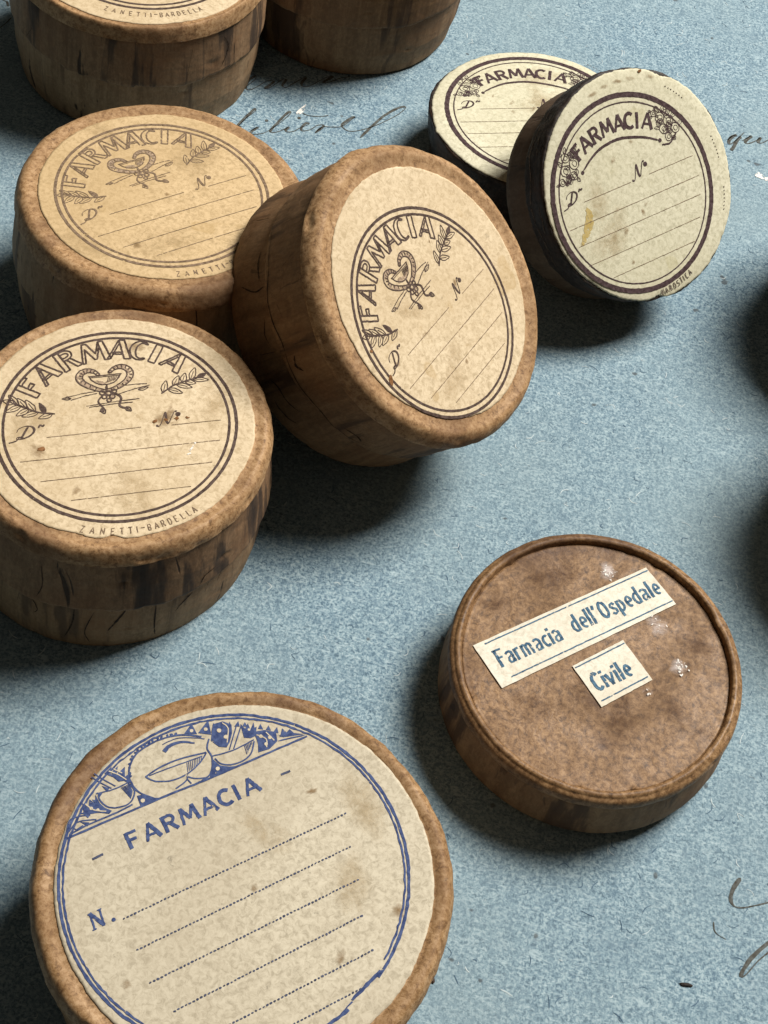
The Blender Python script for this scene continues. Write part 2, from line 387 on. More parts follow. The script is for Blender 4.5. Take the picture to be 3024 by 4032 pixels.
COIL_L = [(-.068, .350), (-.15, .385), (-.235, .445), (-.272, .505), (-.255, .560), (-.205, .585), (-.145, .570), (-.110, .525)]
COIL_R = [(-.068, .350), (.03, .380), (.115, .440), (.152, .505), (.140, .565), (.085, .600), (.020, .585), (-.020, .545)]
def emblem(ink, w):
    """two-headed loop of a snake round a cup, with twigs crossed below"""
    for C_, sg in ((COIL_L, 1), (COIL_R, -1)):
        P = cat(C_, 6); n_ = len(P)
        for e in (-1, 1):                                             # the two outlines of the body
            Q = []
            for i_, p in enumerate(P):
                a, b = P[max(0, i_-1)], P[min(n_-1, i_+1)]; L_ = math.hypot(b[0]-a[0], b[1]-a[1]) or 1
                t_ = i_/(n_-1); hw = .021*(.55+.75*math.sin(math.pi*min(1, t_*1.05))) if t_ < .92 else .013
                Q.append((p[0]-e*(b[1]-a[1])/L_*hw, p[1]+e*(b[0]-a[0])/L_*hw))
            ink.line(Q, w)
        for i_ in range(3, n_-3, 3):                                  # scale marks across the body
            p, b = P[i_], P[i_+1]; L_ = math.hypot(b[0]-p[0], b[1]-p[1]) or 1; nx, ny = -(b[1]-p[1])/L_, (b[0]-p[0])/L_
            ink.line([(p[0]-nx*.018, p[1]-ny*.018), (p[0]+nx*.010+.006, p[1]+ny*.014)], w*.9)
        ink.disc(P[-1][0], P[-1][1], .015, 8, .011, .4*sg)
    cup = cat([(-.190, .520), (-.165, .470), (-.115, .430), (-.055, .420), (.005, .435), (.050, .478), (.072, .522)], 5)
    ink.line(cup, w); ink.line([(-.198, .520), (.080, .522)], w, step=.02); ink.line([(-.175, .505), (.058, .506)], w*.6, step=.02)
    for k in range(7): ink.line([(-.03+k*.014, .500), (-.05+k*.014, .440+.004*k)], w*.55)
    ink.line([(-.055, .42), (-.055, .375)], w*1.3)
    ink.line([(-.06, .40), (-.06, .34)], w*1.6); 
    for (x, y, r) in ((-.10, .335, .022), (-.05, .325, .024), (.0, .34, .02), (-.085, .29, .02), (-.02, .285, .022), (-.05, .25, .018)): ink.ring(r, w*1.2, x, y, 10)
    for a, b in (((-.42, .32), (-.13, .36)), ((-.36, .29), (-.14, .335)), ((.02, .30), (.30, .37)), ((.10, .39), (.28, .385)), ((-.24, .21), (.20, .235)), ((-.22, .195), (.14, .205))):
        ink.line([a, ((a[0]+b[0])/2, (a[1]+b[1])/2+.006), b], w*.7, step=.015, rag=1.2)
    ink.line(cat([(-.02, .33), (.05, .27), (.03, .18), (.10, .14)], 5), w*1.8)
    ink.line(cat([(-.08, .32), (-.14, .25), (-.10, .16), (-.14, .14)], 5), w*1.4)
    leafshape(ink, -.12, .17, -1.2, .06, .035, w)
    leafshape(ink, .08, .16, -.9, .06, .035, w)
    leafshape(ink, -.36, .305, 3.0, .07, .025, w*.7); leafshape(ink, .20, .33, .2, .09, .03, w*.7)

# ------------------------------------------------------------------ labels
def make_frame(a, c):
    n = Vector((a, c, 1)).normalized(); ex = (Vector((1, 0, 0))-n*n.x).normalized(); ey = n.cross(ex)
    return ex, ey, n

def mapper(R, rot, off, S, H, lift, seed):
    cr, sr = math.cos(rot), math.sin(rot)
    def f(u, v):
        x, y = (u*cr-v*sr)*R, (u*sr+v*cr)*R
        x, y = S[0][0]*x+S[0][1]*y, S[1][0]*x+S[1][1]*y
        x += off[0]; y += off[1]
        return (x, y, H+lift+warp(x, y, seed))
    return f
def warp(x, y, seed): return .0011*N(x*9+seed, y*9, seed*.7)

def paper_disc(name, r, S, H, seed, mat, parent, off=(0, 0), chips=(), rough=.0009, droop=0.0):
    nseg, V, F = 360, [], []
    rings = [0, .3, .55, .75, .88, .95, .985, 1.0]
    for j, q in enumerate(rings+[1.0]):
        for i in range(nseg):
            a = 2*math.pi*i/nseg; c, s = math.cos(a), math.sin(a)
            e = rough*(N(c*3+seed, s*3)*.9+N(c*16, s*16+seed)*.55+.5*N(c*45+seed, s*45))
            for (ca, cw, cdp) in chips:
                d = (math.degrees(a)-ca+180) % 360-180
                e -= cdp*math.exp(-(d/cw)**2)*(1+.5*N(c*60, s*60))
            rr = (r+e*(q**6))*q
            x, y = rr*c, rr*s; x, y = S[0][0]*x+S[0][1]*y+off[0], S[1][0]*x+S[1][1]*y+off[1]
            z = H+warp(x, y, seed) - droop*max(0, q-.9)**2*100
            if j == len(rings): z -= .0007
            V.append((x, y, z))
    for j in range(len(rings)):
        for i in range(nseg):
            i2 = (i+1) % nseg
            F.append((j*nseg+i, (j+1)*nseg+i, (j+1)*nseg+i2, j*nseg+i2))
    return mesh_obj(name, V, F, mat, parent)

def ruled(fm, x0, x1, y, w, mat, parent, dots=False, seed=0, jit=.003):
    k = Ink(fm, jit, seed)
    if dots:
        x = x0
        while x < x1:
            k.disc(x, y+.002*N(x*20, y), .0080+.003*N(x*40, y, seed), 6, .0058+.002*N(x*31, y), .5*N(x*9, y)); x += .0225
    else: k.line([(x0, y), (x1, y)], lambda t, dx, dy: w*(1+.5*N(t*30, y*9, seed)), step=.02, rag=.5)
    return k.obj('ruled_line', mat, parent)

def print_outlined(lab, R, rot, off, S, H, seed, ink, faint=1.0, maker=True):
    f = mapper(R, rot, off, S, H, .00028, seed)
    k = Ink(f, .002, seed); k.ring(.982, .027); k.obj('printed_ring', MT[ink], lab)
    k = Ink(f, .002, seed+3); k.ring(.922, .022); k.obj('printed_ring', MT[ink], lab)
    k = Ink(f, .004, seed)
    for ch, a in zip('FARMACIA', (146, 132, 116.5, 99, 83.5, 71.5, 61, 48)):
        ar = math.radians(a); rb = .685+.03*abs(a-95)/50
        for pl in OPEN[ch]:
            k.line(tr(pl, rb*math.cos(ar), rb*math.sin(ar),   .212, .208, ar-math.pi/2), .0155*faint, step=.012, rag=.3)
    k.obj('lettering', MT[ink], lab)
    k = Ink(mapper(R, rot, off, S, H, .0002, seed), .003, seed+1)
    k.line(cat(COIL_L, 5), .040, rag=.4); k.line(cat(COIL_R, 5), .040, rag=.4)
    k.line(cat([(-.15, .46), (-.06, .435), (.03, .47)], 5), .04, rag=.8)
    k.line(cat([(-.09, .34), (-.05, .30), (.0, .33), (-.03, .26)], 5), .03, rag=.8)
    k.obj('emblem', MT['ink_shade'], lab)
    k = Ink(f, .003, seed+1); emblem(k, .0115*faint); k.obj('emblem', MT[ink], lab)
    k = Ink(f, .003, seed+2); sprig(k, -.50, .165, math.radians(157), .38, .0095*faint, 3); k.obj('leaf_sprig', MT[ink], lab)
    k = Ink(f, .003, seed+3); sprig(k, .39, .265, math.radians(26), .38, .0095*faint, 5); k.obj('leaf_sprig', MT[ink], lab)
    k = Ink(f, .002, seed); script_mark(k, 'D', -.83, -.06, .15, .014); k.obj('script_initial', MT[ink], lab)
    k = Ink(f, .002, seed); script_mark(k, 'N', .34, -.065, .15, .015); k.obj('script_initial', MT[ink], lab)
    for (a, b, y) in ((-.585, .18, -.068), (.43, .845, -.08), (-.806, .811, -.288), (-.667, .714, -.503), (-.445, .507, -.72)):
        ruled(f, a, b, y, .0062, MT['ink_fine'], lab, seed=seed)
    if maker:
        k = Ink(f, .004, seed)
        for ch, a in zip('ZANETTI', (-111, -106.8, -102.6, -98.4, -94.6, -91, -88.2)): maker_ch(k, ch, a, 1.045)
        k.line([(1.065*math.cos(math.radians(a)), 1.065*math.sin(math.radians(a))) for a in (-86.6, -84.8)], .008)
        for ch, a in zip('BARDELLA', (-83, -80, -77, -74, -71, -68, -65, -62)): maker_ch(k, ch, a, 1.045)
        k.obj('maker_line', MT['ink_fine'], lab)

TINY = {'Z': [[(-.3, 1), (.3, 1), (-.3, 0), (.3, 0)]], 'A': [[(-.35, 0), (0, 1), (.35, 0)], [(-.2, .35), (.2, .35)]], 'N': [[(-.3, 0), (-.3, 1), (.3, 0), (.3, 1)]],
 'E': [[(.3, 1), (-.25, 1), (-.25, 0), (.3, 0)], [(-.25, .5), (.2, .5)]], 'T': [[(-.35, 1), (.35, 1)], [(0, 1), (0, 0)]], 'I': [[(0, 0), (0, 1)]],
 'B': [[(-.25, 0), (-.25, 1), (.15, 1), (.25, .75), (.1, .52), (-.25, .5)], [(.1, .5), (.3, .28), (.15, 0), (-.25, 0)]], 'R': [[(-.25, 0), (-.25, 1), (.15, 1), (.28, .75), (.1, .5), (-.25, .5)], [(0, .5), (.3, 0)]],
 'D': [[(-.25, 0), (-.25, 1), (.1, 1), (.3, .7), (.3, .3), (.1, 0), (-.25, 0)]], 'L': [[(-.2, 1), (-.2, 0), (.3, 0)]], 'M': [[(-.35, 0), (-.3, 1), (0, .35), (.3, 1), (.35, 0)]],
 'O': [arc(0, .5, .3, .5, 0, 360, 10)], 'S': [[(.28, .85), (.1, 1), (-.2, .9), (-.22, .65), (.2, .4), (.22, .12), (0, 0), (-.28, .12)]], 'C': [arc(.05, .5, .32, .5, 50, 310, 8)]}
def maker_ch(k, ch, a, r, h=.058):
    ar = math.radians(a)                                              # reads left to right along the lower edge
    for pl in TINY[ch]: k.line(tr(pl, (r+h)*math.cos(ar), (r+h)*math.sin(ar), h*.75, h, ar+math.pi/2), .0085, step=.02, rag=.5)

def floral(k, pts, seed, w):
    rr = random.Random(seed)
    for (x, y, r) in pts:
        k.ring(r, w, x, y, 12, rag=.6)
        k.ring(r*.5, w*.8, x+r*.1, y, 9, rag=.6)
        for q in range(4):
            a = rr.uniform(0, 6.28); leafshape(k, x+r*math.cos(a), y+r*math.sin(a), a+rr.uniform(-.5, .5), r*1.3, r*.7, w*.8)

def print_solid(lab, R, rot, off, S, H, seed, lined=True):
    f = mapper(R, rot, off, S, H, .00028, seed)
    k = Ink(f, .003, seed); k.ring(.966, .050, rag=.2); k.obj('printed_ring', MT['ink_dark'], lab)
    k = Ink(f, .002, seed); k.ring(.893, .013, rag=.5); k.obj('printed_ring', MT['ink_dark'], lab)
    k = Ink(f, .003, seed)
    for ch, x in zip('FARMACIA', (-.462, -.360, -.232, -.085, .058, .172, .262, .372)):
        y = .628-.56*(x+.02)**2; ro = math.atan(-1.12*(x+.02))
        for pl, ww in BOLD[ch]: k.line(tr(pl, x, y, .150, .160, ro), .034*ww, step=.02, rag=.2)
    k.obj('lettering', MT['ink_dark'], lab)
    k = Ink(f, .002, seed); P = cat([(-.50, .40), (-.40, .465), (-.26, .53), (-.1, .556), (.05, .552), (.234, .504), (.36, .455), (.47, .395)], 8)
    k.line(P, lambda t, dx, dy: .022*(.7+.6*math.sin(math.pi*t)), taper=.05); k.disc(-.515, .385, .02); k.disc(.485, .39, .022)
    k.obj('curved_rule', MT['ink_dark'], lab)
    k = Ink(f, .006, seed+1); floral(k, [(-.66, .58, .045), (-.58, .50, .055), (-.70, .46, .055), (-.62, .39, .04), (-.77, .37, .035), (-.545, .60, .035)], 4, .0075); k.obj('flower_spray', MT['ink_dark'], lab)
    k = Ink(f, .006, seed+2); floral(k, [(.56, .60, .055), (.65, .54, .06), (.57, .48, .05), (.71, .45, .05), (.60, .39, .04), (.50, .66, .03)], 8, .0075)
    k.line(cat([(.50, .34), (.60, .33), (.70, .40)], 6), .018); k.obj('flower_spray', MT['ink_dark'], lab)
    k = Ink(f, .002, seed); script_mark(k, 'D', -.80, .135, .14, .014); k.obj('script_initial', MT['ink_dark'], lab)
    k = Ink(f, .002, seed); script_mark(k, 'N', .06, .13, .16, .016); k.obj('script_initial', MT['ink_dark'], lab)
    for (a, b, y) in ((-.60, .0, .117), (.24, .82, .122), (-.856, .825, -.088), (-.81, .78, -.273), (-.766, .69, -.486), (-.536, .54, -.692)):
        ruled(f, a, b, y, .0055, MT['ink_fine'], lab, seed=seed)
    k = Ink(f, .003, seed)
    for ch, a in zip('MAROSTICA', (-91, -88, -85, -82, -79.2, -76.5, -74.4, -72, -69)): maker_ch(k, ch, a, 1.005)
    for a0 in (50, 12, -15):
        for i in range(7): 
            a = math.radians(a0-i*1.9); k.line([(1.135*math.cos(a), 1.135*math.sin(a)), (1.135*math.cos(a-.012), 1.135*math.sin(a-.012))], .010)
    k.obj('maker_line', MT['ink_brown'], lab)

def soft_mat(name, col, k=1.0):
    t = NT(name); t.fin(col, .8, None, .15)
    at = t.n('ShaderNodeAttribute'); at.attribute_name = 'soft'
    f = t.ramp(t.noise(260, 5, .75, .5), [(.36, 0.0), (.62, 1.0)])
    m = t.n('ShaderNodeMath', operation='MULTIPLY'); t.l(at.outputs['Fac'], m.inputs[0]); t.l(f, m.inputs[1])
    m2 = t.n('ShaderNodeMath', operation='MULTIPLY'); t.l(m.outputs[0], m2.inputs[0]); m2.inputs[1].default_value = k; m2.use_clamp = True
    tr_ = t.n('ShaderNodeBsdfTransparent'); mx = t.n('ShaderNodeMixShader')
    t.l(m2.outputs[0], mx.inputs[0]); t.l(tr_.outputs[0], mx.inputs[1]); t.l(t.b.outputs[0], mx.inputs[2])
    t.l(mx.outputs[0], t.out.inputs['Surface']); return t.m
MT['foxing'] = soft_mat('brown_foxing', (.27, .165, .07), .75)
MT['tea'] = soft_mat('pale_damp_stain', (.44, .32, .16), .34)
MT['haze'] = soft_mat('white_bloom', (.78, .68, .62), .85)
MT['darkblot'] = soft_mat('dark_blot', (.080, .034, .018), .40)
MT['soot'] = soft_mat('black_soot_blot', (.02, .016, .014), .9)
def soft_blob(f, x, y, rx, ry, rot_, name, mat, parent, seed=0, core=.35):
    V = [f(x, y)]; F = []; A = [1.0]; K = 28; cr, sr = math.cos(rot_), math.sin(rot_)
    rings = (.25, .5, .75, 1.0)
    for q in rings:
        for i in range(K):
            a_ = 2*math.pi*i/K; e = 1+.45*N(math.cos(a_)*1.5+seed, math.sin(a_)*1.5, seed*.3)
            u, v = rx*q*e*math.cos(a_), ry*q*e*math.sin(a_)
            V.append(f(x+u*cr-v*sr, y+u*sr+v*cr)); A.append(max(0, min(1, (1-q)/(1-core))))
    for i in range(K): F.append((0, 1+i, 1+(i+1) % K))
    for j in range(len(rings)-1):
        for i in range(K): a_ = 1+j*K; F.append((a_+i, a_+K+i, a_+K+(i+1) % K, a_+(i+1) % K))
    o = mesh_obj(name, V, F, MT[mat], parent, False)
    at = o.data.attributes.new('soft', 'FLOAT', 'POINT')
    for i, v in enumerate(A): at.data[i].value = v
    return o
def label_stains(lab, fm, seed, n=4, big=2):
    rs = random.Random(seed*7+1)
    for i in range(big):
        a_ = rs.uniform(0, 6.28); r_ = rs.uniform(.2, .62)
        soft_blob(fm, r_*math.cos(a_), r_*math.sin(a_), rs.uniform(.2, .38), rs.uniform(.10, .2), rs.uniform(0, 3), 'stain', 'tea', lab, seed+i)
    for i in range(n):
        a_ = rs.uniform(0, 6.28); r_ = rs.uniform(.1, .85)
        soft_blob(fm, r_*math.cos(a_), r_*math.sin(a_), rs.uniform(.02, .055), rs.uniform(.015, .04), rs.uniform(0, 3), 'stain', 'foxing', lab, seed+9+i)

def ribbon_blob(f, pts, name, mat, parent, jit=.01, seed=0):
    k = Ink(f, jit, seed); k.poly(cat(pts, 5, True)[:-1]); return k.obj(name, mat, parent)

# ------------------------------------------------------------------ boxes
def box_root(name, x, y, z, a, c, label, cat_, group=None):
    o = bpy.data.objects.new(name, None); scn.collection.objects.link(o)
    ex, ey, n = make_frame(a, c)
    m = Matrix((ex, ey, n)).transposed().to_4x4(); m.translation = Vector((x, y, z))*U
    o.matrix_world = m; o.empty_display_size = .01
    o['label'] = label; o['category'] = cat_
    if group: o['group'] = group
    return o

def OV(s): return ((1+s[0], s[1]), (s[1], 1-s[0]))

def tall_box(root, H, RL, Rl, Rs, hs, Rb, S, seed, lidm='lid_tan', sidem='side_a', basem='side_b', labm='label_warm', drop=.014, chips=(), rim=.0012, wob=.0012, loff=(0, 0), lid_off=None):
    g = RL+.0015
    top = [(0, H-.0016), (g-.012, H-.0016), (g-.006, H-.0005), (g+.001, H-.0008), (g+(Rl-g)*.25, H-.0002), (g+(Rl-g)*.55, H+rim*.6), (Rl-(Rl-g)*.16, H-.0028), (Rl+.0006, H-drop*.75), (Rl+.0012, H-drop)]
    lid = smooth_prof(top, 0, 2)+[(Rl-.0004, H-drop-.0022)]+[(Rl+(Rs-Rl)*.5, (H-drop+hs)/2), (Rs, hs+.002), (Rs-.001, hs), (Rs-.006, hs)]
    lathe('lid_top', smooth_prof(top, 0, 2)+[(Rl-.002, H-drop-.001)], MT[lidm], root, S, seed, wob, .0007, top=H, dent=34)
    side = [(Rl-.006, H-drop-.0005), (Rl-.0014, H-drop-.0012), (Rl-.0008, H-drop-.004), (Rl+(Rs-Rl)*.5, (H-drop+hs)/2), (Rs, hs+.003), (Rs-.0006, hs+.0005), (Rs-.007, hs)]
    def lip(a, z):      # the lower edge of the lid wall is chewed and uneven
        return .0
    o = lathe('lid_side', side, MT[sidem], root, S, seed, wob, .0006, dent=10)
    for v in o.data.vertices:
        zz = v.co.z/U
        if zz < hs+.006:
            an = math.atan2(v.co.y, v.co.x); k = 1-(zz-hs)/.006 if zz > hs else 1
            v.co.z += U*k*(.0040*N(math.cos(an)*3+seed, math.sin(an)*3)+.0050*max(0, N(math.cos(an)*13, math.sin(an)*13+seed)-.12)+.0012*N(math.cos(an)*40, math.sin(an)*40+seed))
    rt_ = Rs-.0040
    base = [(rt_-.012, hs+.012), (rt_, hs+.010), (rt_+.0004, hs-.004), ((rt_+Rb)/2+.0015, hs*.45), (Rb+.0004, .012), (Rb-.0008, .003), (Rb-.004, 0), (0, 0)]
    lathe('base', base, MT[basem], root, S, seed+11, wob, .0006, dent=16)
    return paper_disc('paper_label', RL, S, H, seed, MT[labm], root, loff, chips)

from mathutils.bvhtree import BVHTree
def wall_marks(root, part, paths, name='crack', mat='crack', lift=.00035):
    o = [c_ for c_ in scn.objects if c_.parent == root and c_.name.split('.')[0] == part][0]
    bt = BVHTree.FromPolygons([v.co[:] for v in o.data.vertices], [p.vertices[:] for p in o.data.polygons])
    def f(a_, z_):
        d_ = Vector((math.cos(a_), math.sin(a_), 0)); h = bt.ray_cast(d_*.3*U+Vector((0, 0, z_*U)), -d_, .3*U)
        p_ = h[0] if h[0] is not None else d_*.125*U+Vector((0, 0, z_*U))
        p_ = p_+d_*lift*U
        return (p_.x/U, p_.y/U, p_.z/U)
    for (pts, w) in paths:
        V = []; F = []; P_ = cat([(math.radians(a_)*.12, z_) for a_, z_ in pts], 6); n_ = len(P_); w = w*.72
        for i, p_ in enumerate(P_):
            a0, a1 = P_[max(0, i-1)], P_[min(n_-1, i+1)]; dx, dy = a1[0]-a0[0], a1[1]-a0[1]; L_ = math.hypot(dx, dy) or 1
            t_ = i/(n_-1); ww = w*(.25+min(1, 4*min(t_, 1-t_)))*(1+.7*N(p_[0]*400, p_[1]*400))
            for sg in (-1, 1): V.append(f((p_[0]-sg*dy/L_*ww/2)/.12, p_[1]+sg*dx/L_*ww/2))
        for i in range(n_-1): F.append((2*i, 2*i+1, 2*i+3, 2*i+2))
        mesh_obj(name, V, F, MT[mat], root, False)
MT['scrape'] = mat_ink('grey_scrape', (.10, .075, .055), .45, (.16, .12, .09), .25, 500)
MT['crack'] = mat_ink('dark_crack', (.018, .010, .007), .50, (.06, .036, .02), .22, 700)

G_OUT = 'lidded boxes with outlined lettering on cream labels'
# --- the front left box
S3 = OV((-.0184, .0299))
b3 = box_root('pill_box', -.2201, .6220, 0, .0511, .0097, 'upright brown pillbox at left with black streaks down its side and snake emblem label', 'pillbox', G_OUT)
lab = tall_box(b3, .1345, .1045, .1193, .1262, .0640, .1225, S3, 3, chips=((-72, 3, .003), (-88, 5, .002)), wob=.0012)
print_outlined(lab, .0918, math.radians(26), (0, 0), S3, .1345, 3, 'ink_brown')
f = mapper(.0918, math.radians(26), (0, 0), S3, .1345, .0004, 3)
k = Ink(f, .004, 3); k.line(cat([(.545, -.37), (.575, -.33), (.60, -.285)], 5), .016); k.line([(.55, -.39), (.52, -.40)], .012); k.obj('scuff', MT['white_scuff'], lab)
fs = mapper(.0918, math.radians(26), (0, 0), S3, .1345, .00022, 3)
for j_, (x_, y_, a_, b_, m_) in enumerate(((.40, -.02, .13, .08, 'foxing'), (.44, .05, .10, .05, 'foxing'), (-.66, -.20, .11, .06, 'foxing'), (.23, .80, .10, .05, 'foxing'), (-.40, -.63, .05, .03, 'foxing'), (.05, -.75, .30, .18, 'tea'), (.85, .1, .18, .3, 'tea'), (-.7, .1, .25, .15, 'tea'))):
    soft_blob(fs, x_, y_, a_, b_, j_, 'stain', m_, lab, j_)
k = Ink(f, .02, 4); k.disc(-.64, -.18, .035, 9, .02); k.obj('stain', MT['rust'], lab)
for i in range(4): k = Ink(f, .02, 4); k.disc(.30+.09*i+.03*N(i, 3), -.02+.04*N(i, 8), .018+.01*N(i, 1), 7); k.obj('stain', MT['rust'], lab)
wall_marks(b3, 'base', [([(-118, .056), (-117, .035), (-119, .012)], .0013), ([(-106, .058), (-107, .044)], .0012), ([(-101, .057), (-99, .046), (-100, .040)], .0010),
    ([(-86, .060), (-86.5, .040), (-89, .016)], .0014), ([(-79, .058), (-82, .030), (-80, .010)], .0009), ([(-68, .060), (-71, .046), (-74, .032)], .0018), ([(-57, .062), (-57, .030), (-56, .012)], .0014),
    ([(-49, .040), (-46, .050), (-42, .058)], .0020), ([(-36, .046), (-34, .062)], .0018), ([(-30, .050), (-27, .064)], .0016), ([(-66, .018), (-60, .022)], .0010), ([(-20, .030), (-21, .055)], .0012)])
wall_marks(b3, 'lid_side', [([(-40, .070), (-38, .078), (-33, .080)], .0014), ([(-62, .069), (-62, .090)], .0009), ([(-98, .108), (-97, .085), (-99, .068)], .0008)])
# --- the box behind it
S2 = OV((.0097, .0067))
b2 = box_root('pill_box', -.2557, .8684, 0, .0128, .0319, 'amber-labelled pillbox in the left middle, partly under the tipped box leaning on it', 'pillbox', G_OUT)
lab = tall_box(b2, .1345, .1045, .1245, .1290, .0660, .1225, S2, 21, labm='label_orange', sidem='side_b', drop=.0165, chips=((120, 6, .0012),), wob=.0014)
print_outlined(lab, .0918, math.radians(45), (0, 0), S2, .1345, 21, 'ink_fine', .95)
fs = mapper(.0918, math.radians(45), (0, 0), S2, .1345, .00022, 21)
for j_, (x_, y_, a_, b_, m_) in enumerate(((-.55, -.52, .06, .05, 'foxing'), (.02, -.03, .03, .03, 'foxing'), (-.95, -.35, .3, .15, 'tea'), (-.3, -.6, .4, .2, 'tea'), (.5, .3, .4, .25, 'tea'), (-.1, .95, .3, .12, 'tea'))):
    soft_blob(fs, x_, y_, a_, b_, j_, 'stain', m_, lab, j_+20)
# --- top left box, cut by the frame
S1 = OV((-.0138, .0111))
b1 = box_root('pill_box', -.3798, 1.1989, 0, .0281, .0065, 'pillbox at top left corner with dark stained lid wall and paler base', 'pillbox', G_OUT)
lab = tall_box(b1, .1345, .1211, .1300, .1318, .0680, .1245, S1, 37, drop=.014, wob=.0012)
print_outlined(lab, .1010, math.radians(20), (.002, .002), S1, .1345, 37, 'ink_brown')
wall_marks(b1, 'lid_side', [([(-98, .070), (-97, .100)], .0012), ([(-70, .068), (-70, .112)], .0010), ([(-52, .072), (-50, .108)], .0014), ([(-34, .075), (-30, .095), (-33, .110)], .0012), ([(-112, .070), (-113, .105)], .0009), ([(-128, .075), (-124, .090)], .0016)])
wall_marks(b1, 'base', [([(-60, .055), (-61, .02)], .0007), ([(-90, .060), (-91, .03)], .0006), ([(-38, .058), (-40, .02)], .0008)])
# --- top middle box, only its side in view
St = OV((-.0033, .0187))
tm = box_root('pill_box', -.1824, 1.3661, 0, -.0112, .0006, 'dark brown pillbox at the top edge, only its side in view above the handwriting', 'pillbox', G_OUT)
lab = tall_box(tm, .1150, .115, .1285, .1275, .0695, .1170, St, 45, sidem='side_c', basem='side_c', wob=.0012, drop=.006)
print_outlined(lab, .1, math.radians(20), (0, 0), St, .1150, 45, 'ink_brown')
# --- the tipped box in the centre
a, c = .6491, -.3294
ex, ey, n = make_frame(a, c); Sc = OV((.0058, -.0538)); Hc = .1263
Cc = Vector((-.0061, .7984, .1754))-n*Hc
ct = box_root('pill_box', Cc.x, Cc.y, Cc.z, a, c, 'tipped pillbox in the middle, leaning on its neighbour with its label facing right', 'pillbox', G_OUT)
lab = tall_box(ct, Hc, .0999, .1206, .1219, .0600, .1230, Sc, 52, sidem='side_c', basem='side_c', drop=.0125, rim=.002, wob=.0018, chips=((-75, 14, .002),))
print_outlined(lab, .0845, math.radians(63.2), (.0066, -.0148), Sc, Hc, 52, 'ink_brown', maker=False)
label_stains(lab, mapper(.0845, math.radians(63.2), (.0066, -.0148), Sc, Hc, .00022, 52), 52, 6, 2)
f = mapper(.0845, math.radians(63.2), (.0066, -.0148), Sc, Hc, .0004, 52)
k = Ink(f, .012, 5); k.disc(-.93, -.10, .05, 9, .022, .9); k.obj('stain', MT['rust'], lab)
k = Ink(f, .01, 5); k.disc(-.915, .215, .016, 7); k.obj('stain', MT['rust'], lab)
wall_marks(ct, 'base', [([(195, .052), (196, .040), (192, .022)], .0016), ([(222, .050), (221, .030)], .0022), ([(232, .030), (236, .034), (243, .033), (249, .037)], .0014), ([(240, .020), (247, .018), (254, .024)], .0012), ([(208, .048), (214, .043), (219, .046)], .0010), ([(180, .046), (186, .044), (192, .047)], .0012)])
wall_marks(ct, 'lid_side', [([(175, .064), (190, .067), (205, .063), (220, .068), (235, .064), (250, .066), (262, .063), (275, .067)], .0013), ([(226, .078), (230, .074), (233, .080)], .0026), ([(188, .100), (192, .085)], .0016), ([(205, .075), (211, .079)], .0014), ([(262, .072), (268, .074), (272, .069)], .0018)])
# --- two tall boxes beyond the right edge of the view whose shade falls on the paper
for (x, y, sd, lb) in ((.461, 1.090, 61, 'pillbox beyond the right edge, the farther one, known by its shade'), (.480, .833, 67, 'pillbox beyond the right edge, the nearer one, known by its shade')):
    r_ = box_root('pill_box', x, y, 0, 0, 0, lb, 'pillbox', G_OUT)
    lb_ = tall_box(r_, .165, .112, .127, .1275, .080, .125, OV((0, 0)), sd)
    print_outlined(lb_, .098, .5, (0, 0), OV((0, 0)), .165, sd, 'ink_brown')

# --- the two small boxes with black walls
def small_box(root, H, RL, Rb, S, seed, off, R, rot, chips, lid_r=None):
    Rl = RL+.0016; hs = H*.52
    top = [(0, H-.0022), (Rl-.006, H-.0022), (Rl-.001, H-.0018), (Rl+.0006, H-.005), (Rl-.0005, H-.012), (Rl-.003, hs+.002), (Rl-.004, hs), (Rl-.012, hs)]
    lathe('lid', smooth_prof(top, 0, 2), MT['lid_black'], root, S, seed, .0026, .0012, top=H, dent=40)
    base = [(Rl-.020, hs+.01), (Rl-.009, hs+.008), (Rl-.008, hs-.003), (Rb-.001, hs*.6), (Rb, .010), (Rb-.001, .003), (Rb-.004, 0), (0, 0)]
    lathe('base', base, MT['side_d'] if seed == 71 else MT['lid_black'], root, S, seed, .0012, .0004)
    lab = paper_disc('paper_label', RL, S, H, seed, MT['label_pale'], root, (0, 0), chips, .0012, .0012)
    print_solid(lab, R, rot, off, S, H, seed)
    label_stains(lab, mapper(R, rot, off, S, H, .00022, seed), seed, 7, 3)
    return lab
a, c = .5811, -.675
ex, ey, n = make_frame(a, c); Ss = OV((-.002, -.0065)); Hs = .0815
Cs = Vector((.1573, 1.045, .1289))-n*Hs
sm = box_root('ointment_box', Cs.x, Cs.y, Cs.z, a, c, 'small black-walled box tipped toward the camera, its pale label stained yellow', 'ointment box', 'black-walled boxes with solid lettering')
lab = small_box(sm, Hs, .1064, .1025, Ss, 71, (-.0052, -.0096), .0931, math.radians(38), ((-62, 4, .003), (95, 5, .0025), (-20, 2, .001)))
f = mapper(.0931, math.radians(38), (-.0052, -.0096), Ss, Hs, .0002, 71)
ribbon_blob(f, [(-.59, .06), (-.63, -.02), (-.70, -.13), (-.78, -.26), (-.74, -.27), (-.66, -.20), (-.58, -.12), (-.55, -.02)], 'stain', MT['stain'], lab, .02)
for j_, (aa, rr_) in enumerate(((72, 1.12), (80, 1.10), (88, 1.08), (97, 1.06), (60, 1.17))):
    aa = math.radians(aa); soft_blob(f, rr_*math.cos(aa), rr_*math.sin(aa), .075, .022, aa+1.57, 'edge_wear', 'foxing', lab, j_)
k = Ink(f, .01, 6); k.disc(1.20*math.cos(1.15), 1.20*math.sin(1.15), .025, 7, .015); k.obj('stain', MT['rust'], lab)
